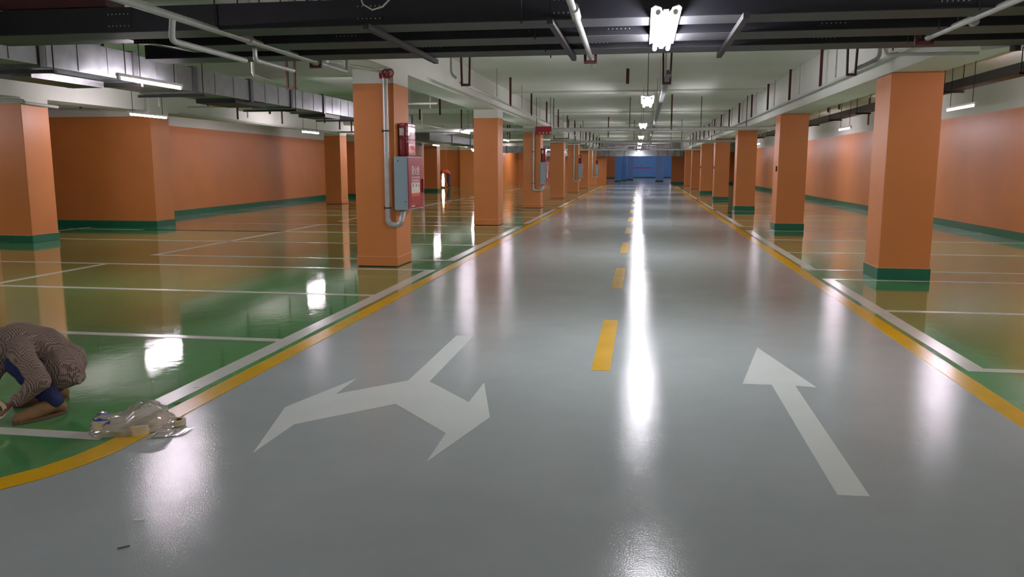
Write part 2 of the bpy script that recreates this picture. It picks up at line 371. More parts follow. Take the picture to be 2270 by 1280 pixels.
# ------------------------------------------------------------------ lights
def centre_light(loc, label, wire=H-2.45):
    t = thing('pendant_light', label, 'light fixture', loc, 'twin tube lights above the lane centre')
    L_ = .86
    h = MB(); h.box(-.018,.018,-L_+.2,L_,.012,.06); h.build('spine', M['enamel'], t)
    for s in (-1, 1):
        w_ = MB()                                            # sloping reflector wing with clipped ends
        pts = [(.017,-L_+.2),(.022,-L_+.13),(.03,-L_+.1),(.036,-L_),(.075,-L_),(.1,-L_+.14),(.1,L_+.02),(.07,L_-.14),(.045,L_-.14),(.03,L_-.02),(.017,L_-.02)]
        v = []
        for x, y in pts: v.append((s*x,y,.03+(x-.03)*.35))
        for x, y in pts: v.append((s*x,y,.036+(x-.03)*.35))
        n = len(pts); w_.add(v, [tuple(range(n)), tuple(range(n,2*n))[::-1]]+[(i,(i+1)%n,n+(i+1)%n,n+i) for i in range(n)])
        w_.build('reflector', M['enamel'], t)
        q = MB(); q.tube([(s*.055,-L_+.05,.01),(s*.055,L_-.03,.01)], .016, 8); q.build('lamp_tube', M['tube_c'], t, smooth=True)
        q = MB(); q.tube([(s*.055,-L_+.01,.01),(s*.055,-L_+.05,.01)], .018, 8); q.tube([(s*.055,L_-.03,.01),(s*.055,L_,.01)], .018, 8); q.build('lamp_holder', M['enamel'], t, smooth=True)
    for y in (-.55, .55):
        MB().tube([(0,y,.055),(0,y,wire)], .004, 5).build('suspension_wire', M['dark'], t)
    return t
centre_light((.13,6.35,2.43), 'large twin tube light hanging over the lane, nearest to the camera', .068)
c0 = centre_light((.049,13.4,2.45), 'second twin tube light from the camera above the lane centre')
xc = lambda y: .12-.0085*(y-5)
for i, y in enumerate((13.4, 21.4, 29.8, 38.4, 46, 54, 62)):
    if not i: continue
    copy_tree(c0, (xc(y), y, 2.45), '%s twin tube light from the camera above the lane centre' % ORD[i+1])
copy_tree(c0, (.1,-1.7,2.45), 'twin tube light over the lane behind the camera')
def side_light(loc, label, rz=0):
    t = thing('tube_light', label, 'light fixture', loc, 'single tube lights above the bays', rz)
    MB().box(-.02,.02,-.66,.66,.018,.055).build('batten', M['enamel'], t, bevel=.004)
    MB().tube([(0,-.60,0),(0,.60,0)], .016, 8).build('lamp_tube', M['tube'], t, smooth=True)
    for s in (-1, 1):
        MB().box(-.014,.014,s*.63-.022,s*.63+.022,-.018,.03).build('lamp_holder', M['enamel'], t)
        MB().tube([(0,s*.5,.055),(0,s*.5,H-2.45)], .006, 5).build('hanging_rod', M['dark'], t)
    return t
s0 = side_light((-5.95,9.25,2.45), 'violet-white tube light in front of the galvanised duct, largest on the left')
LS = [(-9.9,15.2,'tube light in front of the left wall block, beside its corner'), (-5.45,17.0,'tube light behind the nearest hydrant column'), (-9.9,23.3,'tube light in front of the long left wall near its far column'),
 (-5.3,24.0,'tube light left of the second column of the left row'), (-5.35,31.7,'small tube light between the second and third left row columns'), (-10.0,38.7,'small low tube light seen beyond the nearest hydrant cabinet'),
 (-5.4,40.2,'tiny tube light behind the third left row column'), (-5.45,56.9,'tiny round-looking tube light right of the fourth left row column'), (-5.4,48.5,'tiny tube light far in the left bays'),
 (5.42,15.3,'tube light under the dark tray, nearest on the right'), (5.4,23.4,'tube light between the two nearest right row columns'), (5.3,31.2,'tiny tube light behind the second right row column'), (5.2,38.7,'tiny tube light beside the third right row column'),
 (5.1,46.2,'tiny tube light right of the fourth right row column'), (5.1,55,'tiny tube light far in the right bays'),
 (5.42,8.7,'tube light over the nearest right bays, outside the picture'), (5.42,-.9,'tube light over the right bays beside the camera'), (-5.95,1.2,'tube light over the left bays beside the camera'),
 (-9.9,7.1,'tube light over the outer left bays near the camera'), (-14.4,11,'tube light in the left recess'), (-7.5,55,'tube light by the far left wall'), (-10.2,48.5,'tube light far in the outer left bays'), (-9.9,31,'tube light above the outer left bays by the second wall column'), (-11.2,53.5,'tube light added to brighten the walls near the distant bending person'), (-6.2,61,'tube light added to brighten the far left end wall'), (-8.6,60.5,'tube light added to brighten the far left recess')]  # closing entries are added lamps that brighten the far left walls
for x, y, l in LS: copy_tree(s0, (x, y, 2.45 if not (x == -9.9 and y == 15.2) else 2.45), l)
for i, (x, y) in enumerate(((-6,73),(-5,86),(0,90),(5,84),(6,74),(-.2,80),(3.2,95.5),(-1.2,96.5),(.5,71))):  # lamps out of sight above the duct, added to brighten the hall
    t = copy_tree(s0, (x,y,2.9), 'hidden tube light added to brighten the blue hall, %s' % ['left of the blue columns','far left by the orange wall','in its middle','right of the pale blue column','by its right wall near the bays','above the lane end','before the end wall on the right','before the end wall by the red stripe','just behind the crossing duct'][i])

# ------------------------------------------------------------------ cable trays across the lane
def cable_tray(y0, y1, z, hgt, label, step=True, dz=.10):
    t = thing('cable_tray', label, 'cable tray', (0,(y0+y1)/2,0), 'dark cable trays crossing above the lane')
    yy0, yy1 = y0-(y0+y1)/2, y1-(y0+y1)/2
    path = [(7.2,z),(-4.15,z),(-4.75,z+dz),(-6.1,z+dz)] if step else [(7.2,z),(-4.9,z)]
    def strip(a0, a1, h0, h1, nm, m):
        mb = MB()
        for (xa, za), (xb, zb) in zip(path[:-1], path[1:]):
            mb.add([(xa,a0,za+h0),(xa,a1,za+h0),(xb,a1,zb+h0),(xb,a0,zb+h0),(xa,a0,za+h1),(xa,a1,za+h1),(xb,a1,zb+h1),(xb,a0,zb+h1)],
              [(0,1,2,3),(7,6,5,4),(0,4,5,1),(1,5,6,2),(2,6,7,3),(3,7,4,0)])
        return mb.build(nm, M[m], t)
    strip(yy0, yy1, 0, .004, 'tray_bottom', 'traybot')
    strip(yy0, yy0+.004, .004, hgt, 'side_rail', 'tray'); strip(yy1-.004, yy1, .004, hgt, 'side_rail', 'tray')
    strip(yy0, yy1, hgt, hgt+.004, 'tray_cover', 'tray')
    for x in (5.6, 3.1, 1.9, -.15, -2.1, -4.0):
        x += random.uniform(-.5,.5)
        MB().box(x-.11,x+.11,yy0-.004,yy0,z+.03,z+hgt-.02).build('joint_plate', M['tray'], t)
        bl = MB()
        for r_ in range(2):
            for k in range(6): bl.tube([(x-.085+k*.034,yy0-.007,z+.05+r_*(hgt-.1)),(x-.085+k*.034,yy0-.003,z+.05+r_*(hgt-.1))], .0045, 6)
        bl.build('lit_hole_studs', M['pipe'], t)  # pale studs stand for light showing through the tray holes
    for x in (5.2, 2.2, -.9, -3.3):
        for q in (yy0-.02, yy1+.02): MB().tube([(x,q,z-.02),(x,q,H)], .006, 6).build('hanging_rod', M['dark'], t)
    return t
cable_tray(6.04, 6.37, 2.5, .19, 'deep black cable tray crossing above, closest to the camera', dz=.0)
cable_tray(6.80, 7.18, 2.5, .13, 'middle black cable tray of the three crossing above')
cable_tray(7.54, 7.91, 2.5, .13, 'rear black cable tray of the three, in front of the pale ceiling', step=False)
for i, x in enumerate((-2.05, -.68, .68)):
    o = MB().box(-.022,.022,-1.08,1.0,-.045,-.004).build('tray_support_bar', M['dark']); o.location = (x, 7.0, 2.5)
    tag(o, ['dark steel bar under the trays left of the white pipe','dark steel bar under the trays beside the white pipe','dark steel bar under the trays right of the big light'][i], 'support bar', 'bars carrying the cable trays')
o = MB().tube([(-1.86,5.9,2.78),(-1.84,5.88,2.66),(-1.9,5.87,2.60),(-1.98,5.87,2.58),(-2.05,5.87,2.62),(-2.08,5.88,2.7)], .006, 6).build('loose_cable', M['dirtw'], smooth=True)
tag(o, 'thin white loose cable curling over the front cable tray', 'cable')
# reddish steelwork above the duct, upper left corner
o = MB().box(-5.35,-4.35,6.2,6.45,2.74,2.95).build('steel_beam', M['brown']); tag(o, 'dark red steel beam piece in the upper left corner above the duct', 'steel beam')

# ------------------------------------------------------------------ pipes and brackets
def pipe(pts, r, label, cat='pipe', m='pipe', name='ceiling_pipe', group=None, couplings=()):
    P0 = pts[0]; t = thing(name, label, cat, P0, group)
    # rounded corners
    out = [Vector(pts[0])]
    for i in range(1, len(pts)-1):
        a, b_, c_ = Vector(pts[i-1]), Vector(pts[i]), Vector(pts[i+1])
        rr = min(r*2.2, (b_-a).length*.45, (c_-b_).length*.45)
        p, q = b_+(a-b_).normalized()*rr, b_+(c_-b_).normalized()*rr
        for k in range(5):
            u = k/4; out.append((1-u)**2*p+2*u*(1-u)*b_+u*u*q)
    out.append(Vector(pts[-1]))
    MB().tube([v-Vector(P0) for v in out], r, 12).build('pipe_run', M[m], t, smooth=True)
    for cpt, d in couplings:
        v = Vector(cpt)-Vector(P0); dd = Vector(d).normalized()
        MB().tube([v-dd*r*1.1, v+dd*r*1.1], r*1.28, 12).build('coupling', M['redpipe' if m == 'rp' else 'pipe'], t, smooth=True)
    return t
def ubracket(x, y, w_, ztop, zbot, label, group='brown U brackets holding pipes', taper=.02, m='brown'):
    t = thing('pipe_bracket', label, 'bracket', (x,y,zbot), group)
    h = ztop-zbot
    for s in (-1, 1):
        MB().add([(s*(w_/2)-.012,-.02,0),(s*(w_/2)+.012,-.02,0),(s*(w_/2)+.012,.02,0),(s*(w_/2)-.012,.02,0),
                  (s*(w_/2+taper)-.012,-.02,h),(s*(w_/2+taper)+.012,-.02,h),(s*(w_/2+taper)+.012,.02,h),(s*(w_/2+taper)-.012,.02,h)],
                 [(0,3,2,1),(4,5,6,7),(0,1,5,4),(1,2,6,5),(2,3,7,6),(3,0,4,7)]).build('upright', M[m], t)
    MB().box(-w_/2-.012,w_/2+.012,-.02,.02,-.02,.01).build('crossbar', M[m], t)
    return t
ZP = 2.50
pipe([(-3.30,3.5,ZP),(-3.32,8.9,ZP),(-3.32,8.9,ZP+.3),(-3.32,8.9,H)], .027, 'long grey sprinkler pipe slanting down from the top left edge', couplings=[((-3.31,6.6,ZP),(0,1,0)),((-3.31,8.05,ZP),(0,1,0))])
ubracket(-3.33, 8.05, .10, H, ZP-.035, 'brown bracket gripping the long sprinkler pipe at the upper left')
pipe([(-3.31,5.45,ZP+.0),(-3.36,5.5,ZP-.16),(-3.36,6.6,ZP-.16)], .022, 'short grey branch pipe hanging under the long sprinkler pipe')
pipe([(-3.42,6.9,ZP-.02),(-3.42,6.9,ZP-.12),(-3.42,7.7,ZP-.12)], .020, 'second short grey branch pipe, right of the first at the upper left')
pipe([(-3.31,6.62,ZP),(-3.31,6.62,ZP+.4),(-3.31,6.62,H)], .014, 'thin vertical pipe rising from the long sprinkler pipe', m='pipe')
t = pipe([(-.46,3.6,ZP),(-.53,8.35,ZP)], .024, 'white pipe running toward the lane top centre left of the big light')
MB().tube([(-.022,2.0,0),(-.033,2.35,0)], .034, 14).build('sleeve', M['conduit'], t, smooth=True)
MB().tube([(-.07,4.75,0),(-.07,4.85,0),(-.07,4.92,-.04)], .022, 10).build('end_elbow', M['conduit'], t, smooth=True)
ubracket(-.53, 8.1, .10, H, ZP-.04, 'brown bracket at the end of the white centre pipe')
t = pipe([(2.38,3.4,ZP),(2.30,7.34,ZP)], .024, 'grey pipe slanting down from the top right edge', couplings=[((2.38,6.6,ZP),(0,1,0))])
ubracket(2.28, 7.36, .12, H, ZP-.035, 'brown bracket at the end of the top right pipe', m='brown')
pipe([(2.13,7.95,H),(2.13,7.95,2.52),(2.2,8.1,2.47),(3.0,8.15,2.47)], .016, 'thin bright pipe with elbow left of the top right bracket')
# pipe with small valve at the far upper right
t = pipe([(3.05,8.2,2.53),(3.6,7.4,2.53),(4.6,7.3,2.53)], .03, 'grey pipe with a dark valve at the upper right edge', couplings=[])
MB().tube([(.18,-.25,-.07),(.18,-.25,.07)], .05, 14).build('valve_body', M['dark'], t, smooth=True)
MB().torus((.18,-.25,.1), .05, .01, 'z').build('valve_wheel', M['dark'], t, smooth=True)
# lane-side runs along both beams
pipe([(-2.98,13.2,2.80),(-2.98,64,2.80)], .022, 'long pale pipe along the left beam, ending above the lane', m='conduit')
pipe([(2.92,8.2,2.76),(2.92,66,2.76)], .02, 'long grey pipe along the right beam above the lane', m='conduit')
pipe([(2.95,11.2,H),(2.95,11.2,2.82),(2.80,11.2,2.74),(2.70,11.25,2.70)], .026, 'bent pale pipe end beside the bracket before the nearest right column', m='conduit')
ubracket(2.62, 11.2, .10, H, 2.62, 'brown bracket hanging before the nearest right column')
ubracket(-2.30, 10.5, .10, H, 2.50, 'brown bracket hanging right of the nearest left column')
pipe([(-2.45,10.3,H),(-2.45,10.3,2.62),(-2.38,10.3,2.56)], .018, 'thin hooked pipe beside the bracket right of the nearest left column')
ubracket(.27, 10.5, .085, H, 2.48, 'narrow bracket hanging behind the big lane light')
pipe([(-1.1,.5,H-.1),(-1.1,.6,H-.1)], .02, 'short stub above the camera') if False else None
# cable channel down the lane centre
t = thing('cable_channel', 'narrow grey cable channel running down the lane ceiling right of the lights', 'cable channel', (.28,0,2.53))
MB().box(-.03,.03,10.0,62,0,.05).build('channel_body', M['flange'], t)
def rod_proto(name, label, w_, d_, m, cat, group, ln=.6):
    o = MB().box(-w_/2,w_/2,-d_/2,d_/2,-ln,0).build(name, M[m]); return tag(o, label, cat, group)
hb = rod_proto('ceiling_hanger', 'flat brown strut by the left beam, nearest of its row', .045, .03, 'brown', 'hanger', 'brown hanger struts along the left beam', .62)
hb.location = (-2.95, 18.1, H)
def put(o, x, y, z=H, label=None, group=None, sz=None):
    c_ = o.copy(); col.objects.link(c_); c_.location = (x,y,z)
    if label: c_['label'] = label
    if group: c_['group'] = group
    if sz: c_.scale = (1,1,sz)
    return c_
for k in range(1, 13): put(hb, -2.95, 18.1+3.45*k, label='flat brown strut by the left beam, %s of its row from the camera' % ORD20[k])
hg = rod_proto('hanger_rod', 'thin grey rod by the left beam, nearest of its row', .02, .02, 'pipe', 'hanger', 'grey hanger rods along the left beam', .56)
hg.location = (-2.95, 16.4, H)
for k in range(1, 13): put(hg, -2.95, 16.4+3.45*k, label='thin grey rod by the left beam, %s of its row from the camera' % ORD20[k])
for k in range(14): put(hb, 2.93, 14.6+2.95*k, label='flat brown strut by the right beam, %s of its row from the camera' % ORD20[k], group='brown hanger struts along the right beam', sz=1.06)
for k in range(14): put(hg, 2.93, 13.5+3.0*k, label='thin grey rod by the right beam, %s of its row from the camera' % ORD20[k], group='grey hanger rods along the right beam', sz=1.05)
for k in range(12): put(hg, .28, 11.6+3.6*k, label='short rod holding the lane cable channel, %s from the camera' % ORD20[k], group='rods of the lane cable channel', sz=1.4)
put(hb, .75, 23, label='lone brown strut hanging over the lane right of the lights', group='single struts over the lane', sz=1.55)
put(hb, -.25, 12.2, 2.86, label='short dark strut stub left of the second lane light', group='stub over the lane', sz=.35)
put(hb, -1.4, 33, label='lone brown strut hanging over the lane left of the lights', group='lone strut left of the lights', sz=1.3)
# L brackets stepping around the left beam, further down
lb = thing('tray_bracket', 'dark L bracket under the left beam, nearest of its row', 'bracket', (-3.15,34.5,2.62), 'dark L brackets under the left beam')
MB().box(.0,.04,-.02,.02,0,.78).build('upright', M['dark'], lb); MB().box(-.62,.04,-.02,.02,-.035,0).build('crossbar', M['dark'], lb); MB().box(-.62,-.585,-.02,.02,0,.12).build('end_lug', M['dark'], lb)
for k in range(1, 8): copy_tree(lb, (-3.15,34.3+3.45*k+(.6 if k in (3,) else 0),2.62), 'dark L bracket under the left beam, %s of its row from the camera' % ORD20[k])
# transverse pipes below the beams
for i, (y, z, r, lab) in enumerate(((23.8,2.50,.055,'thick grey pipe crossing the lane before the third right column'), (35.5,2.5,.05,'second grey pipe crossing the lane further back'), (49.0,2.42,.05,'third grey pipe crossing the lane near its end'))):
    t = pipe([(-7.0,y,z),(3.95,y,z)], r, lab, group=None, couplings=[((x,y,z),(1,0,0)) for x in (-1.7,2.3)])
    for x in (-5,-2.6,-.4,1.6,2.85): MB().tube([(x+7,0,r),(x+7,0,H-z)], .012, 6).build('hanging_rod', M['dark'], t)
# galvanised cross duct before the blue hall
t = thing('crossing_duct', 'galvanised air duct crossing above the far end of the lane', 'air duct', (0,63.2,2.2))
MB().box(-9,3.0,-.3,.3,0,.48).build('duct_body', M['galv'], t)
for x in [-8,-6.6,-5.2,-3.8,-2.6,-1.4,1.1,1.8,2.3,2.8]: MB().box(x-.03,x+.03,-.33,.33,-.03,.51).build('flange', M['flange'], t)
# ------------------------------------------------------------------ galvanised duct on the left
t = thing('air_duct', 'long galvanised rectangular air duct at the upper left', 'air duct', (-6.2,0,0))
segs = [(4.2,7.72,2.49,2.82,.9),(7.78,9.3,2.485,2.82,.85),(9.3,10.66,2.475,2.80,.8),(10.66,12.3,2.485,2.80,.75),(12.3,13.8,2.49,2.80,.7),(13.8,15.3,2.49,2.815,.66),(15.3,17.1,2.49,2.82,.62),(17.1,21.5,2.49,2.80,.6)]
for y0, y1, z0, z1, ww in segs:
    d = MB().box(-ww,0,y0+.02,y1-.02,z0,z1).build('duct_section', M['galv'], t)
    n = int((y1-y0)/.42); rb = MB()
    for k in range(1, n): rb.box(-.002,.006,y0+k*(y1-y0)/n-.006,y0+k*(y1-y0)/n+.006,z0+.01,z1-.01)
    if n > 1: rb.build('seam_ribs', M['galv'], d)
    MB().box(-ww-.02,.022,y1-.045,y1+.045,z0-.022,z1+.022).build('flange', M['flange'], t)
for y in (7.75,9.25,10.7,13.8,17.1):
    MB().box(-.95,.07,y+.06,y+.1,2.42,2.455).build('trapeze_bar', M['dark'], t)
    MB().tube([(.05,y+.08,2.42),(.05,y+.08,H)], .007, 6).build('hanging_rod', M['dark'], t)
MB().box(-.72,-.06,11.9,12.9,2.42,2.485).build('grille', M['dark'], t)
MB().box(-.66,-.1,15.6,16.4,2.42,2.488).build('grille', M['dark'], t)
tag(MB().box(-.78,-.36,8.0,9.2,2.40,2.475).build('outlet_box', M['flange'], t), 'outlet box under the duct')
# second, further duct and its clutter in the far left bays
for (p0, p1, z, hh, ww, lab) in (((-8.6,30.5),(-8.6,46),2.45,.3,.9,'dull duct in the far left bays, above the small tube light'), ((-10.5,52),(-5,52.6),2.3,.42,.6,'shiny foil-covered duct far left between the columns')):
    t = thing('air_duct', lab, 'air duct', (p0[0],p0[1],z))
    dx, dy = p1[0]-p0[0], p1[1]-p0[1]
    if abs(dy) > abs(dx): MB().box(-ww/2,ww/2,0,dy,0,hh).build('duct_section', M['galv'], t); [MB().box(-ww/2-.03,ww/2+.03,q-.03,q+.03,-.03,hh+.03).build('flange', M['flange'], t) for q in (0,3.8,7.6,11.4,dy)]; [MB().tube([(-ww/2-.05,q,-.03),(-ww/2-.05,q,H-z)], .01, 6).build('hanging_rod', M['dark'], t) for q in (1,6,12)]
    else: MB().box(0,dx,-ww/2,ww/2,0,hh).build('duct_section', M['galv'], t); [MB().box(q-.03,q+.03,-ww/2-.03,ww/2+.03,-.03,hh+.03).build('flange', M['flange'], t) for q in (0,1.8,3.6,dx)]; [MB().tube([(q,-ww/2-.05,-.03),(q,-ww/2-.05,H-z)], .01, 6).build('hanging_rod', M['dark'], t) for q in (1,4)]
# right-hand dark tray along the bays
t = thing('cable_tray', 'dark brown cable tray running along the right bays above the tube lights', 'cable tray', (5.62,0,2.82))
MB().box(-.14,.14,12.2,62,0,.15).build('tray_body', M['tray'], t)
for k in range(12):
    y = 13.2+3.1*k
    for s in (-1, 1): MB().tube([(s*.16,y,-.03),(s*.16,y,H-2.82)], .008, 6).build('hanging_rod', M['dark'], t)
    MB().box(-.19,.19,y-.02,y+.02,-.035,0).build('trapeze_bar', M['dark'], t)
for i, (x, y, s) in enumerate(((6.5,14.3,1.2),(4.35,19.5,1.1),(4.35,20.6,1.1),(6.4,25,1.25),(4.6,30,1.3),(4.8,30.6,1.3),(6.2,36,1.2))):
    put(hb, x, y, label='dark strut hanging above the right bays, %s by distance' % ORD20[i], group='struts above the right bays', sz=s)
# left bay pipes / conduits / struts
pipe([(-11.33,17.35,H),(-11.33,17.35,2.72),(-11.33,17.30,2.70),(-13.9,17.30,2.78)], .02, 'thin conduit along the top of the left wall block', m='conduit')
pipe([(-11.3,18.6,2.72),(-11.3,29.0,2.66)], .022, 'long thin conduit in front of the long left wall', m='conduit')
pipe([(-13.0,13.4,2.68),(-11.25,13.45,2.64),(-11.22,13.45,2.60),(-11.22,14.3,2.58)], .03, 'green-grey pipe wrapping the top of the wide left column', m='conduit')
pipe([(-8.0,12.5,2.95),(-8.0,44,2.95)], .03, 'long thin pipe over the left bays between the duct and the wall', m='conduit')
pipe([(-4.6,18,2.85),(-10.8,18.2,2.85)], .022, 'thin pipe crossing the left bays behind the nearest column', m='conduit')
pipe([(-4.4,27,2.62),(-10.8,27.2,2.62)], .03, 'thin pipe crossing the left bays behind the second column', m='conduit')
for i, (x, y, s) in enumerate(sorted(((-12.9,17.2,1.0),(-11.5,17.0,1.1),(-9.6,17,1.0),(-9.1,19,1.1),(-11,21,1.1),(-11.1,24,1.05),(-10,26,1.2),(-9.7,27,1.2),(-8.9,22,1.2),(-6.8,20.6,1.0),(-6.1,21.9,1.1),(-5.3,21,1.0),(-5.2,26,1.1),(-6.3,28,1.3),(-7.4,24.5,1.2),(-5.5,33,1.1),(-5.9,36,1.2),(-8.0,15.8,.9),(-10.7,29,1.2)), key=lambda q: q[1])):
    put(hb, x, y, label='dark strut hanging above the left bays, %s by distance' % ORD20[i], group='struts above the left bays', sz=s)
for i, (x, y, s) in enumerate(sorted(((-12.3,17,1.3),(-10.4,16.4,1.2),(-9.1,14.9,1.1),(-10,19.6,1.3),(-8.2,18.6,1.3),(-5.8,17.7,1.2),(-5.9,19.4,1.2),(-5.6,19.2,1.2),(-4.9,18.5,1.1),(-6.9,25,1.3),(-8,28,1.4)), key=lambda q: q[1])):
    put(hg, x, y, label='thin grey rod hanging above the left bays, %s by distance' % ORD20[i], group='grey rods above the left bays', sz=s)
pipe([(-5.1,10.2,H),(-5.1,10.2,2.64),(-5.05,10.5,2.60),(-4.95,11.0,2.56)], .02, 'thin hooked pipe above the duct left of the nearest column', m='conduit')
ubracket(-4.75, 10.6, .10, H, 2.50, 'brown bracket above the duct left of the nearest column')
ubracket(-7.4, 10.2, .3, H, 2.88, 'dark bracket standing on the duct behind the trays', m='dark', taper=0)

# red box under the ceiling on the third column
t = thing('ceiling_box', 'dark red rectangular box hung under the ceiling before the second cabinet column', 'box', (-2.85,23.4,2.355))
MB().box(-.235,.235,-.05,.05,0,.225).build('box_body', M['red'], t, bevel=.01)
for x in (-.1,0,.1,.2): MB().box(x-.015,x+.015,-.056,-.05,.03,.055).build('white_mark', M['print_white'], t)
for s in (-.2,.2): MB().tube([(s,0,.225),(s,0,H-2.355)], .008, 6).build('hanging_rod', M['dark'], t)

# ------------------------------------------------------------------ hydrant cabinets
CX0, CX1, CY0, CY1, CZ0, CZ1 = -3.47, -3.275, 11.07, 11.86, .83, 1.585
t = thing('hydrant_cabinet', 'light grey hydrant cabinet with red door on the nearest left column', 'fire cabinet', (-3.48,11.15,0), 'hydrant cabinets on the left row')
o0 = Vector((-3.48,11.15,0))
def R_(mb, nm, m, par, **k):
    return mb.build(nm, M[m], par, **k)
def bx(x0,x1,y0,y1,z0,z1): return MB().box(x0-o0.x,x1-o0.x,y0-o0.y,y1-o0.y,z0,z1)
body = R_(bx(-3.475,CX1-.012,CY0,CY1,CZ0,CZ1), 'cabinet_body', 'cabinet', t, bevel=.006)
R_(bx(-3.42,-3.405,CY0-.004,CY0,1.515,1.53), 'keyhole', 'black', body)
R_(MB().tube([(-3.33-o0.x,CY0-.003-o0.y,.955),(-3.315-o0.x,CY0-.003-o0.y,.955),(-3.30-o0.x,CY0-.003-o0.y,.935)], .003, 5), 'wire_hook', 'black', body)
door = R_(bx(CX1-.012,CX1+.006,CY0+.012,CY1-.01,CZ0+.015,CZ1-.015), 'door', 'red', t, bevel=.003); tag(door, 'dark red door with white writing')
fr = MB(); X0, X1 = CX1-.013-o0.x, CX1-.004-o0.x
for y0, y1, z0, z1 in ((CY0,CY1,CZ1-.018,CZ1),(CY0,CY1,CZ0,CZ0+.018),(CY0,CY0+.014,CZ0,CZ1),(CY1-.012,CY1,CZ0,CZ1)): fr.box(X0, X1, y0-o0.y, y1-o0.y, z0, z1)
R_(fr, 'door_frame', 'cabinet', t)
R_(bx(CX1+.006,CX1+.03,CY1-.09,CY1-.06,1.06,1.26), 'door_handle', 'red', door)
XF = CX1+.0065
def text(body_, size, y, z, mname, par, sx=1.0):
    cu = bpy.data.curves.new('door_lettering', 'FONT'); cu.body = body_; cu.size = size; cu.align_x = 'CENTER'; cu.align_y = 'CENTER'; cu.extrude = .0008; cu.offset = .0012
    cu.materials.append(M[mname]); o = bpy.data.objects.new('door_lettering', cu); col.objects.link(o); o.parent = par
    o.rotation_euler = (PI/2, 0, PI/2); o.location = (XF+.001-o0.x, y-o0.y, z)
    dg = bpy.context.evaluated_depsgraph_get(); me = bpy.data.meshes.new_from_object(o.evaluated_get(dg))
    q = bpy.data.objects.new('door_letters', me); col.objects.link(q); q.parent = par; q.rotation_euler = o.rotation_euler; q.location = o.location
    bpy.data.objects.remove(o); return q
ym = (CY0+CY1)/2-.02
text('消火栓', .145, ym, 1.375, 'print_white', door, 1.0)
R_(bx(XF,XF+.0015,ym-.23,ym+.23,1.285,1.295), 'printed_rule', 'print_white', door)
bo = MB()
for y0, y1, z0, z1 in ((-.23,.23,1.262,1.267),(-.23,.23,1.218,1.223),(-.23,-.222,1.218,1.267),(.222,.23,1.218,1.267)): bo.box(XF-o0.x,XF+.0015-o0.x,ym+y0-o0.y,ym+y1-o0.y,z0,z1)
for k in range(9): bo.box(XF-o0.x,XF+.0015-o0.x,ym-.17+k*.04-o0.y,ym-.145+k*.04-o0.y,1.234,1.252)
R_(bo, 'boxed_print', 'print_white', door)
pp = R_(bx(XF,XF+.0015,ym-.225,ym+.225,1.06,1.21), 'instruction_sheet', 'print_paper', door); tag(pp, 'cream instruction sheet')
ic = MB()
for k, yy in enumerate((-.13,.03,.16)): ic.box(XF+.0015-o0.x,XF+.0025-o0.x,ym+yy-.02-o0.y,ym+yy+.02-o0.y,1.165,1.175+.015*(k != 2)); ic.box(XF+.0015-o0.x,XF+.0025-o0.x,ym+yy-.008-o0.y,ym+yy+.008-o0.y,1.145,1.165)
R_(ic, 'small_pictures', 'black', pp)
R_(bx(XF,XF+.0015,ym-.225,ym+.225,1.02,1.055), 'orange_strip', 'print_orange', door)
bo = MB()
for y0, y1, z0, z1 in ((-.225,.225,1.008,1.013),(-.225,.225,.905,.91),(-.225,-.217,.905,1.013),(.217,.225,.905,1.013)): bo.box(XF-o0.x,XF+.0015-o0.x,ym+y0-o0.y,ym+y1-o0.y,z0,z1)
for k in range(5):
    for j in range(3): bo.box(XF-o0.x,XF+.0015-o0.x,ym-.18+k*.078+(j%2)*.02-o0.y,ym-.14+k*.078+(j%2)*.02-o0.y,.922+j*.028,.928+j*.028)
R_(bo, 'printed_table', 'print_orange', door)
bo = MB()
for k in range(3): bo.box(XF-o0.x,XF+.0015-o0.x,ym-.22+k*.06-o0.y,ym-.18+k*.06-o0.y,.868,.888)
R_(bo, 'small_print', 'print_white', door)
cab0 = t
cabs = [t]
for i, lab in ((2,'grey hydrant cabinet on the third left column, second of its kind'), (4,'grey hydrant cabinet on the fifth left column, third of its kind'), (6,'tiny grey hydrant cabinet farthest down the left row')):
    cabs.append(copy_tree(cab0, (-3.48,11.15+8.3*i,0), lab))
# glossy red box standing on each cabinet
rb0 = thing('fire_box', 'glossy dark red plastic-wrapped box standing on the nearest hydrant cabinet', 'box', (-3.375,11.49,1.586), 'red boxes on the cabinets')
MB().box(-.085,.0,-.2,.19,0,.475).build('box_side', M['redgloss'], rb0, bevel=.012)
MB().extr([(0,.0),(.05,.0),(.05,.46),(.042,.475),(0,.475)], 'y', -.19, .18).build('box_front', M['redgloss'], rb0, bevel=.01)
MB().box(-.088,.052,-.203,.193,.42,.432).build('seam_band', M['red'], rb0)
MB().box(.05,.0515,-.06,.1,.1,.15).build('small_print', M['print_orange'], rb0)
MB().box(-.075,-.02,-.2025,-.2,.3,.4).build('painted_highlight', M['enamel'], rb0)  # white panel painting a highlight on the box face
tag(MB().tube([(-.02,.27,0),(-.02,.27,.33)], .022, 10).build('lit_strip_cylinder', M['tape'], rb0, smooth=True), 'pale upright cylinder standing in for a lit wall strip')  # added cylinder imitating a lit strip of wall beyond
for i, lab in ((2,'red box above the second hydrant cabinet'), (4,'small red box above the third hydrant cabinet'), (6,'tiny red box above the farthest hydrant cabinet')):
    copy_tree(rb0, (-3.375,11.49+8.3*i,1.586), lab)
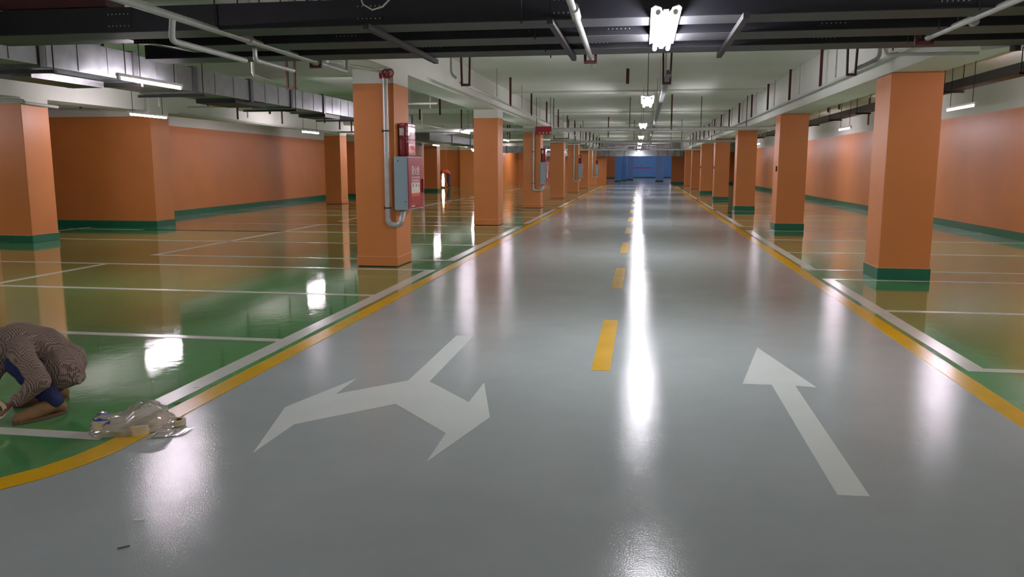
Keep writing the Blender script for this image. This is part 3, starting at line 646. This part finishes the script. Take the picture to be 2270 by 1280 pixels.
# standpipes
def standpipe(y, label, near=False):
    t = thing('standpipe', label, 'pipe', (-3.58,y-.07,.0), 'hydrant standpipes')
    r = .038 if near else .035
    x_ = 0 if near else -.13
    P_ = [(x_,0,2.765),(x_,0,.70)]
    e = [(x_,0,.70)]+[(x_+.08*(1-math.cos(a)),0,.70-.08*math.sin(a)) for a in [PI/2*k/5 for k in range(1,6)]]
    MB().tube(P_, r, 14).build('riser', M['pipe'], t, smooth=True)
    xe = .20
    MB().tube(e+[(xe-.07,0,.62)]+[(xe-.07+.07*math.sin(a),.0,.62+.07*(1-math.cos(a))) for a in [PI/2*k/5 for k in range(1,6)]]+[(xe,.05,.76),(xe,.1,.829)], r*1.08, 14).build('bottom_bend', M['pipe'], t, smooth=True)
    for z in (1.94, .86):
        tag(MB().torus((x_,0,z), r+.006, .008, 'z').build('pipe_clamp', M['dark'], t, smooth=True), 'dark clamp')
        MB().box(x_-.055,x_-.035,-.02,.068,z-.02,z+.02).build('clamp_lug', M['redpipe' if z < 1 else 'dark'], t)
    if near:
        MB().tube([(x_,0,2.66),(x_,0,2.72)], r*1.35, 14).build('red_coupling', M['redpipe'], t, smooth=True)
        MB().tube([(x_-.07,0,2.70),(x_+.07,0,2.70)], r*1.2, 12).build('red_tee', M['redpipe'], t, smooth=True)
        MB().torus((x_+.03,-.05,2.725), .05, .011, 'y').build('valve_wheel', M['redpipe'], t, smooth=True)
        MB().torus((x_+.09,-.05,2.725), .05, .011, 'y').build('valve_wheel', M['redpipe'], t, smooth=True)
        MB().tube([(x_-.03,0,2.75),(x_-.35,-1.2,2.75)], .022, 10).build('feed_pipe', M['conduit'], t, smooth=True)
    return t
standpipe(11.15, 'thick grey standpipe with red valve on the face of the nearest left column', True)
s1 = standpipe(11.15+16.6, 'pale standpipe on the third left column, bending under its cabinet')
copy_tree(s1, (-3.58,11.08+33.2,0), 'pale standpipe on the fifth left column'); copy_tree(s1, (-3.58,11.08+49.8,0), 'thin pale standpipe on the farthest cabinet column')

# ------------------------------------------------------------------ people
def remesh_obj(mb, name, m, parent, voxel=.006, smooth=4, off=(0,0,0), disp=None):
    o = mb.build(name, m, off=off)
    r = o.modifiers.new('r', 'REMESH'); r.mode = 'VOXEL'; r.voxel_size = voxel; r.use_smooth_shade = True
    s = o.modifiers.new('s', 'SMOOTH'); s.iterations = smooth; s.factor = .5
    dg = bpy.context.evaluated_depsgraph_get(); dg.update()
    me = bpy.data.meshes.new_from_object(o.evaluated_get(dg)); o.modifiers.clear(); o.data = me
    if disp:
        for v in me.vertices: v.co += v.normal*disp(v.co)
    for p in me.polygons: p.use_smooth = True
    if not me.materials: me.materials.append(m)
    o.parent = parent
    if parent: o.location = (0,0,0)
    return o
def limb(mb, a, b, ra, rb, n=6):
    a, b = Vector(a), Vector(b)
    mb.tube([a+(b-a)*i/n for i in range(n+1)], [ra+(rb-ra)*i/n for i in range(n+1)], 14); mb.ball(a, ra, 14, 10); mb.ball(b, rb, 14, 10)
def chain(mb, pts):
    for (a, ra), (b, rb) in zip(pts[:-1], pts[1:]): limb(mb, a, b, ra, rb)
def hand(mb, wrist, d, side, palm_n, curl=.6):
    """five separate bent fingers and a thumb from the side of the palm"""
    d = Vector(d).normalized(); n = Vector(palm_n); n = (n-d*n.dot(d)).normalized(); s = d.cross(n).normalized()*side
    w_ = Vector(wrist)
    for k in (-1,-.33,.33,1): limb(mb, w_+s*k*.018, w_+d*.085+s*k*.03, .014, .0125, 3)
    for k, ln in ((-1,.062),(-.33,.075),(.33,.08),(1,.07)):
        p = w_+d*.088+s*k*.031; dd = d.copy(); r = .0095
        for j, f in enumerate((.45,.32,.23)):
            dd = (dd+n*curl*(.55 if j == 0 else .75)).normalized(); q = p+dd*ln*f; limb(mb, p, q, r, r*.9, 2); p = q; r *= .9
    p = w_+d*.02+s*.022; dd = (d*.55+s*.8+n*.25).normalized()
    for f, r in ((.035,.0125),(.028,.0105),(.022,.0095)):
        q = p+dd*f; limb(mb, p, q, r, r*.92, 2); p = q; dd = (dd+d*.4+n*.25).normalized()
def head(mb, c, fwd, up, s=1.0):
    c = Vector(c); f = Vector(fwd).normalized(); u = Vector(up); u = (u-f*u.dot(f)).normalized(); r = u.cross(f)
    def P_(a, b_, e): return c+(f*a+r*b_+u*e)*s
    limb(mb, P_(-.015,0,.03), P_(.02,0,.02), .088*s, .082*s); limb(mb, P_(.035,0,-.03), P_(.045,0,-.07), .066*s, .042*s)
    limb(mb, P_(.1,0,.0), P_(.118,0,-.03), .010*s, .017*s, 2)            # nose
    limb(mb, P_(.085,-.02,-.062), P_(.085,.02,-.062), .012*s, .012*s, 2)   # lips
    for k in (-1, 1):
        mb.ball(P_(.085,k*.033,.01), .013*s, 8, 6); limb(mb, P_(.09,k*.018,.03), P_(.078,k*.052,.03), .009*s, .007*s, 2)
        mb.ball(P_(-.005,k*.088,-.005), (.016*s,.012*s,.03*s), 8, 6)
    return P_
# ---- crouching worker at the left edge
pr = thing('person', 'crouching person in brown plaid shirt and blue trousers at the left edge', 'person', (-3.55,4.1,0))
ORG = (-3.55,4.1,0)
pel=(-3.47,4.27,.27); mid=(-3.56,4.25,.36); chest=(-3.66,4.17,.405); neck=(-3.79,4.09,.43); hd=(-3.89,4.01,.41)
shL=(-3.535,4.04,.375); shR=(-3.75,4.30,.385); elL=(-3.375,3.975,.235); wrL=(-3.515,3.945,.115); elR=(-3.89,4.2,.2); wrR=(-3.84,4.0,.07)
knL=(-3.63,4.11,.29); anL=(-3.38,4.07,.10); hipL=(-3.40,4.21,.215); hipR=(-3.52,4.37,.215); knR=(-3.79,4.30,.31); anR=(-3.58,4.35,.10)
def sub(p): return tuple(p[i]-ORG[i] for i in range(3))
b = MB()
chain(b, [(sub(pel),.09),(sub(mid),.10),(sub(chest),.11),(sub(neck),.055),(sub(hd),.05)])
for sh, el, wr in ((shL,elL,wrL),(shR,elR,wrR)):
    limb(b, sub(chest), sub(sh), .07, .055); chain(b, [(sub(sh),.048),(sub(el),.036),(sub(wr),.024)])
for hp, kn, an in ((hipL,knL,anL),(hipR,knR,anR)):
    limb(b, sub(pel), sub(hp), .08, .075); chain(b, [(sub(hp),.07),(sub(kn),.05),(sub(an),.035)])
hd_P = head(b, sub(hd), (-.62,-.48,-.5), (-.4,-.3,.8), .95)
hand(b, sub(wrL), (-.8,-.45,-.32), 1, (0,0,-1), .5); hand(b, sub(wrR), (-.5,-.8,-.2), -1, (0,0,-1), .5)
remesh_obj(b, 'body', M['skin'], pr, .0045, 3)
hr = MB(); P2 = hd_P
hr.ball(P2(-.03,0,.045), .098, 16, 10); hr.ball(P2(-.06,0,.0), .088, 14, 10)
remesh_obj(hr, 'hair', M['hair'], pr, .007, 4)
s = MB()
chain(s, [(sub((-3.44,4.29,.27)),.11),(sub(pel),.115),(sub(mid),.125),(sub(chest),.125),(sub((-3.74,4.12,.425)),.085)])
limb(s, sub(pel), sub((-3.425,4.215,.245)), .13, .125); limb(s, sub(mid), sub((-3.36,4.19,.20)), .10, .05); limb(s, sub((-3.42,4.23,.26)), sub((-3.315,4.20,.175)), .10, .03); limb(s, sub(pel), sub((-3.345,4.27,.185)), .10, .035)     # shirt tail hanging at the back
for sh, el, wr in ((shL,elL,wrL),(shR,elR,wrR)):
    e = Vector(el); w2 = e+(Vector(wr)-e)*.90
    limb(s, sub(chest), sub(sh), .085, .066); chain(s, [(sub(sh),.064),(sub(el),.056),(sub(tuple(w2)),.042)])
def fold(v): return .010*mnoise.noise(v*16)+.006*mnoise.noise(v*40)
remesh_obj(s, 'shirt', M['plaid'], pr, .008, 5, disp=fold)
tr = MB()
for hp, kn, an in ((hipL,knL,anL),(hipR,knR,anR)):
    limb(tr, sub(pel), sub(hp), .085, .076); chain(tr, [(sub(hp),.076),(sub(kn),.070),(sub((an[0],an[1],an[2]-.01)),.055)])
remesh_obj(tr, 'trousers', M['jean'], pr, .008, 4, disp=lambda v: .008*mnoise.noise(v*20))
for an, tx in ((anL,(-3.46,3.89)),(anR,(-3.70,4.18))):
    sh_ = MB(); hl = Vector((an[0]+.012,an[1]+.03,.045)); to = Vector((tx[0],tx[1],.032)); m_ = hl.lerp(to,.55)
    chain(sh_, [(sub(hl),.042),(sub((an[0],an[1],.07)),.045),(sub((m_.x,m_.y,.048)),.042),(sub(to),.031)])
    so = remesh_obj(sh_, 'shoe', M['shoe'], pr, .006, 3)
    sl = MB(); dv = (to-hl); dv.z = 0; dv.normalize(); sv = Vector((-dv.y,dv.x,0)); L0 = (to-hl).length
    prof = []
    for k in range(20):
        a = 2*PI*k/20; prof.append((hl.x+dv.x*(L0/2+math.cos(a)*(L0/2+.038))+sv.x*math.sin(a)*.044-ORG[0], hl.y+dv.y*(L0/2+math.cos(a)*(L0/2+.038))+sv.y*math.sin(a)*.044-ORG[1]))
    sl.prism(prof, .0035, .02); sl.build('sole', M['sole'], so)
# tape roll held in the left hand
def tape_roll(name, loc, R, h, label, rot=(0,0,0), group='masking tape rolls'):
    t = thing(name, label, 'tape roll', loc, group); t.rotation_euler = rot
    n = 28; r = R*.62; v = []
    for zz, rr in ((0,R),(h,R),(h,r),(0,r)):
        for k in range(n): v.append((rr*math.cos(2*PI*k/n), rr*math.sin(2*PI*k/n), zz))
    f = [(a*n+k, a*n+(k+1)%n, ((a+1)%4)*n+(k+1)%n, ((a+1)%4)*n+k) for a in range(4) for k in range(n)]
    MB().add(v, f).build('tape', M['tape'], t, smooth=True)
    MB().add([(x*.995 if False else x, y, z) for x, y, z in [(q*math.cos(2*PI*k/n), q*math.sin(2*PI*k/n), zz) for zz, q in ((.001,r),(h-.001,r),(h-.001,r-.004),(.001,r-.004)) for k in range(n)]],
             f).build('card_core', M['core'], t, smooth=True)
    return t
tape_roll('tape_roll', (-3.575,3.865,.088), .055, .024, 'pale tape roll held in the hand of the crouching person', (1.45,0,.55))
# ---- plastic bag and tape rolls on the bay line
tape_roll('tape_roll', (-2.862,3.80,.0035), .055, .088, 'cream stack-height tape roll standing in the bag at its left end')
tape_roll('tape_roll', (-2.69,3.86,.0035), .06, .05, 'cream tape roll lying in the middle of the plastic bag')
tape_roll('tape_roll', (-2.565,4.02,.0035), .045, .03, 'small cream tape roll at the right end of the plastic bag')
def bag():
    n, m = 44, 22; v = []; c = Vector((-2.745,3.90,0)); dirv = Vector((.80,.55,0)).normalized(); sv = Vector((-dirv.y,dirv.x,0))
    for j in range(m+1):
        th = PI/2*j/m*1.0
        for k in range(n):
            a = 2*PI*k/n
            ca, sa = math.cos(a), math.sin(a); u = abs(ca)**.7*(1 if ca > 0 else -1)*.215*math.cos(th)**.4; w2 = abs(sa)**.7*(1 if sa > 0 else -1)*.10*math.cos(th)**.5
            z = math.sin(th)*(.125+.03*math.sin(u*22))
            p = dirv*u+sv*w2+Vector((0,0,z)); q = c+p
            d_ = .022*mnoise.noise(q*24)+.012*abs(mnoise.noise(q*55))
            q += Vector((p.x,p.y,p.z*.8)).normalized()*d_*(1 if j else .5)
            q.z = max(.006, q.z); v.append(tuple(q))
    f = [(j*n+k, j*n+(k+1)%n, (j+1)*n+(k+1)%n, (j+1)*n+k) for j in range(m) for k in range(n)]
    bm_ = MB().add(v, f); bm_.mi = []
    for ff in f:
        q = sum((Vector(v[i]) for i in ff), Vector())/4-c
        bm_.mi.append(1 if (q.dot(dirv) < -.12 and q.z > .075 and mnoise.noise((q+c)*30) > .08) else 0)
    o = bm_.build('plastic_bag', [M['film'], M['bluep']])
    tag(o, 'crumpled clear plastic bag of tape rolls lying on the white and yellow lines', 'plastic bag')
    sk = MB(); vv = []
    for k in range(9):
        for s_ in (0,1): vv.append((-2.60+k*.02+.004*s_, 3.90-.13*s_+k*.01, .004+.012*abs(mnoise.noise(Vector((k*.7,s_*2,0))))))
    sk.add(vv, [(2*k,2*k+2,2*k+3,2*k+1) for k in range(8)]); sk.build('bag_mouth', M['film'], o)
bag()
for i, (x, y, r_, m_, lab) in enumerate(((-2.875,4.75,.3,'scrap','small white scrap on the white bay line beyond the bag'), (-2.80,4.40,1.0,'scrapd','small dark scrap on the white bay line near the bag'),
    (-1.93,2.62,.7,'scrapd','dark sliver on the grey floor at the lower left'), (-2.02,2.85,.2,'scrap','tiny pale sliver on the grey floor at the lower left'), (.45,2.45,.5,'scrap','tiny pale speck on the grey floor at the bottom'))):
    o = MB().box(-.022,.022,-.004,.004,0,.003).build('floor_scrap', M[m_]); o.location = (x,y,.004); o.rotation_euler = (0,0,r_); tag(o, lab, 'scrap')
# ---- distant bending worker
p2 = thing('person', 'distant bending person in orange top and dark trousers by the far left wall', 'person', (-13.15,54.3,0))
b = MB(); chain(b, [((0,0,.88),.12),((-.18,0,1.1),.13),((-.38,0,1.12),.12),((-.48,0,1.08),.055),((-.56,0,1.02),.05)])
for s_ in (-1,1):
    chain(b, [((0,s_*.09,.86),.09),((-.05,s_*.1,.46),.06),((.05,s_*.1,.07),.04),((-.13,s_*.1,.035),.035)])
    chain(b, [((-.38,s_*.17,1.1),.055),((-.42,s_*.19,.82),.042),((-.5,s_*.16,.58),.03)])
    hand(b, (-.5,s_*.16,.58), (-.2,0,-1), s_, (-1,0,0), .4)
hp = head(b, (-.6,0,.98), (-.5,0,-.85), (-.85,0,.5), 1.0)
remesh_obj(b, 'body', M['skin'], p2, .010, 2)
s = MB(); chain(s, [((0,0,.93),.14),((-.18,0,1.1),.15),((-.38,0,1.12),.14)])
for s_ in (-1,1): chain(s, [((-.36,s_*.13,1.1),.09),((-.38,s_*.18,1.08),.07),((-.42,s_*.19,.82),.055)])
remesh_obj(s, 'shirt', M['orange_shirt'], p2, .014, 3)
s = MB()
for s_ in (-1,1): chain(s, [((0,s_*.08,.88),.12),((-.05,s_*.1,.46),.08),((.05,s_*.1,.10),.06)])
remesh_obj(s, 'trousers', M['darkcloth'], p2, .014, 3)
s = MB(); s.ball(hp(-.03,0,.04), .105, 12, 8); remesh_obj(s, 'hair', M['hair'], p2, .014, 3)
# ---- upright glow of unclear source beside the distant worker, built as a lamp
t = thing('upright_glow', 'bright upright glow beside the distant bending person, built as an added lamp', 'lamp', (-13.12,52.6,0))
MB().tube([(0,0,0),(0,0,.03)], .16, 16).build('lamp_base', M['dark'], t, smooth=True)
MB().tube([(0,0,.03),(0,0,.12)], .03, 10).build('stem', M['dark'], t, smooth=True)
MB().tube([(0,0,.12),(0,0,.45),(0,0,.95)], [.07,.1,.05], 12).build('lamp_tube', M['glow_tube'], t, smooth=True)
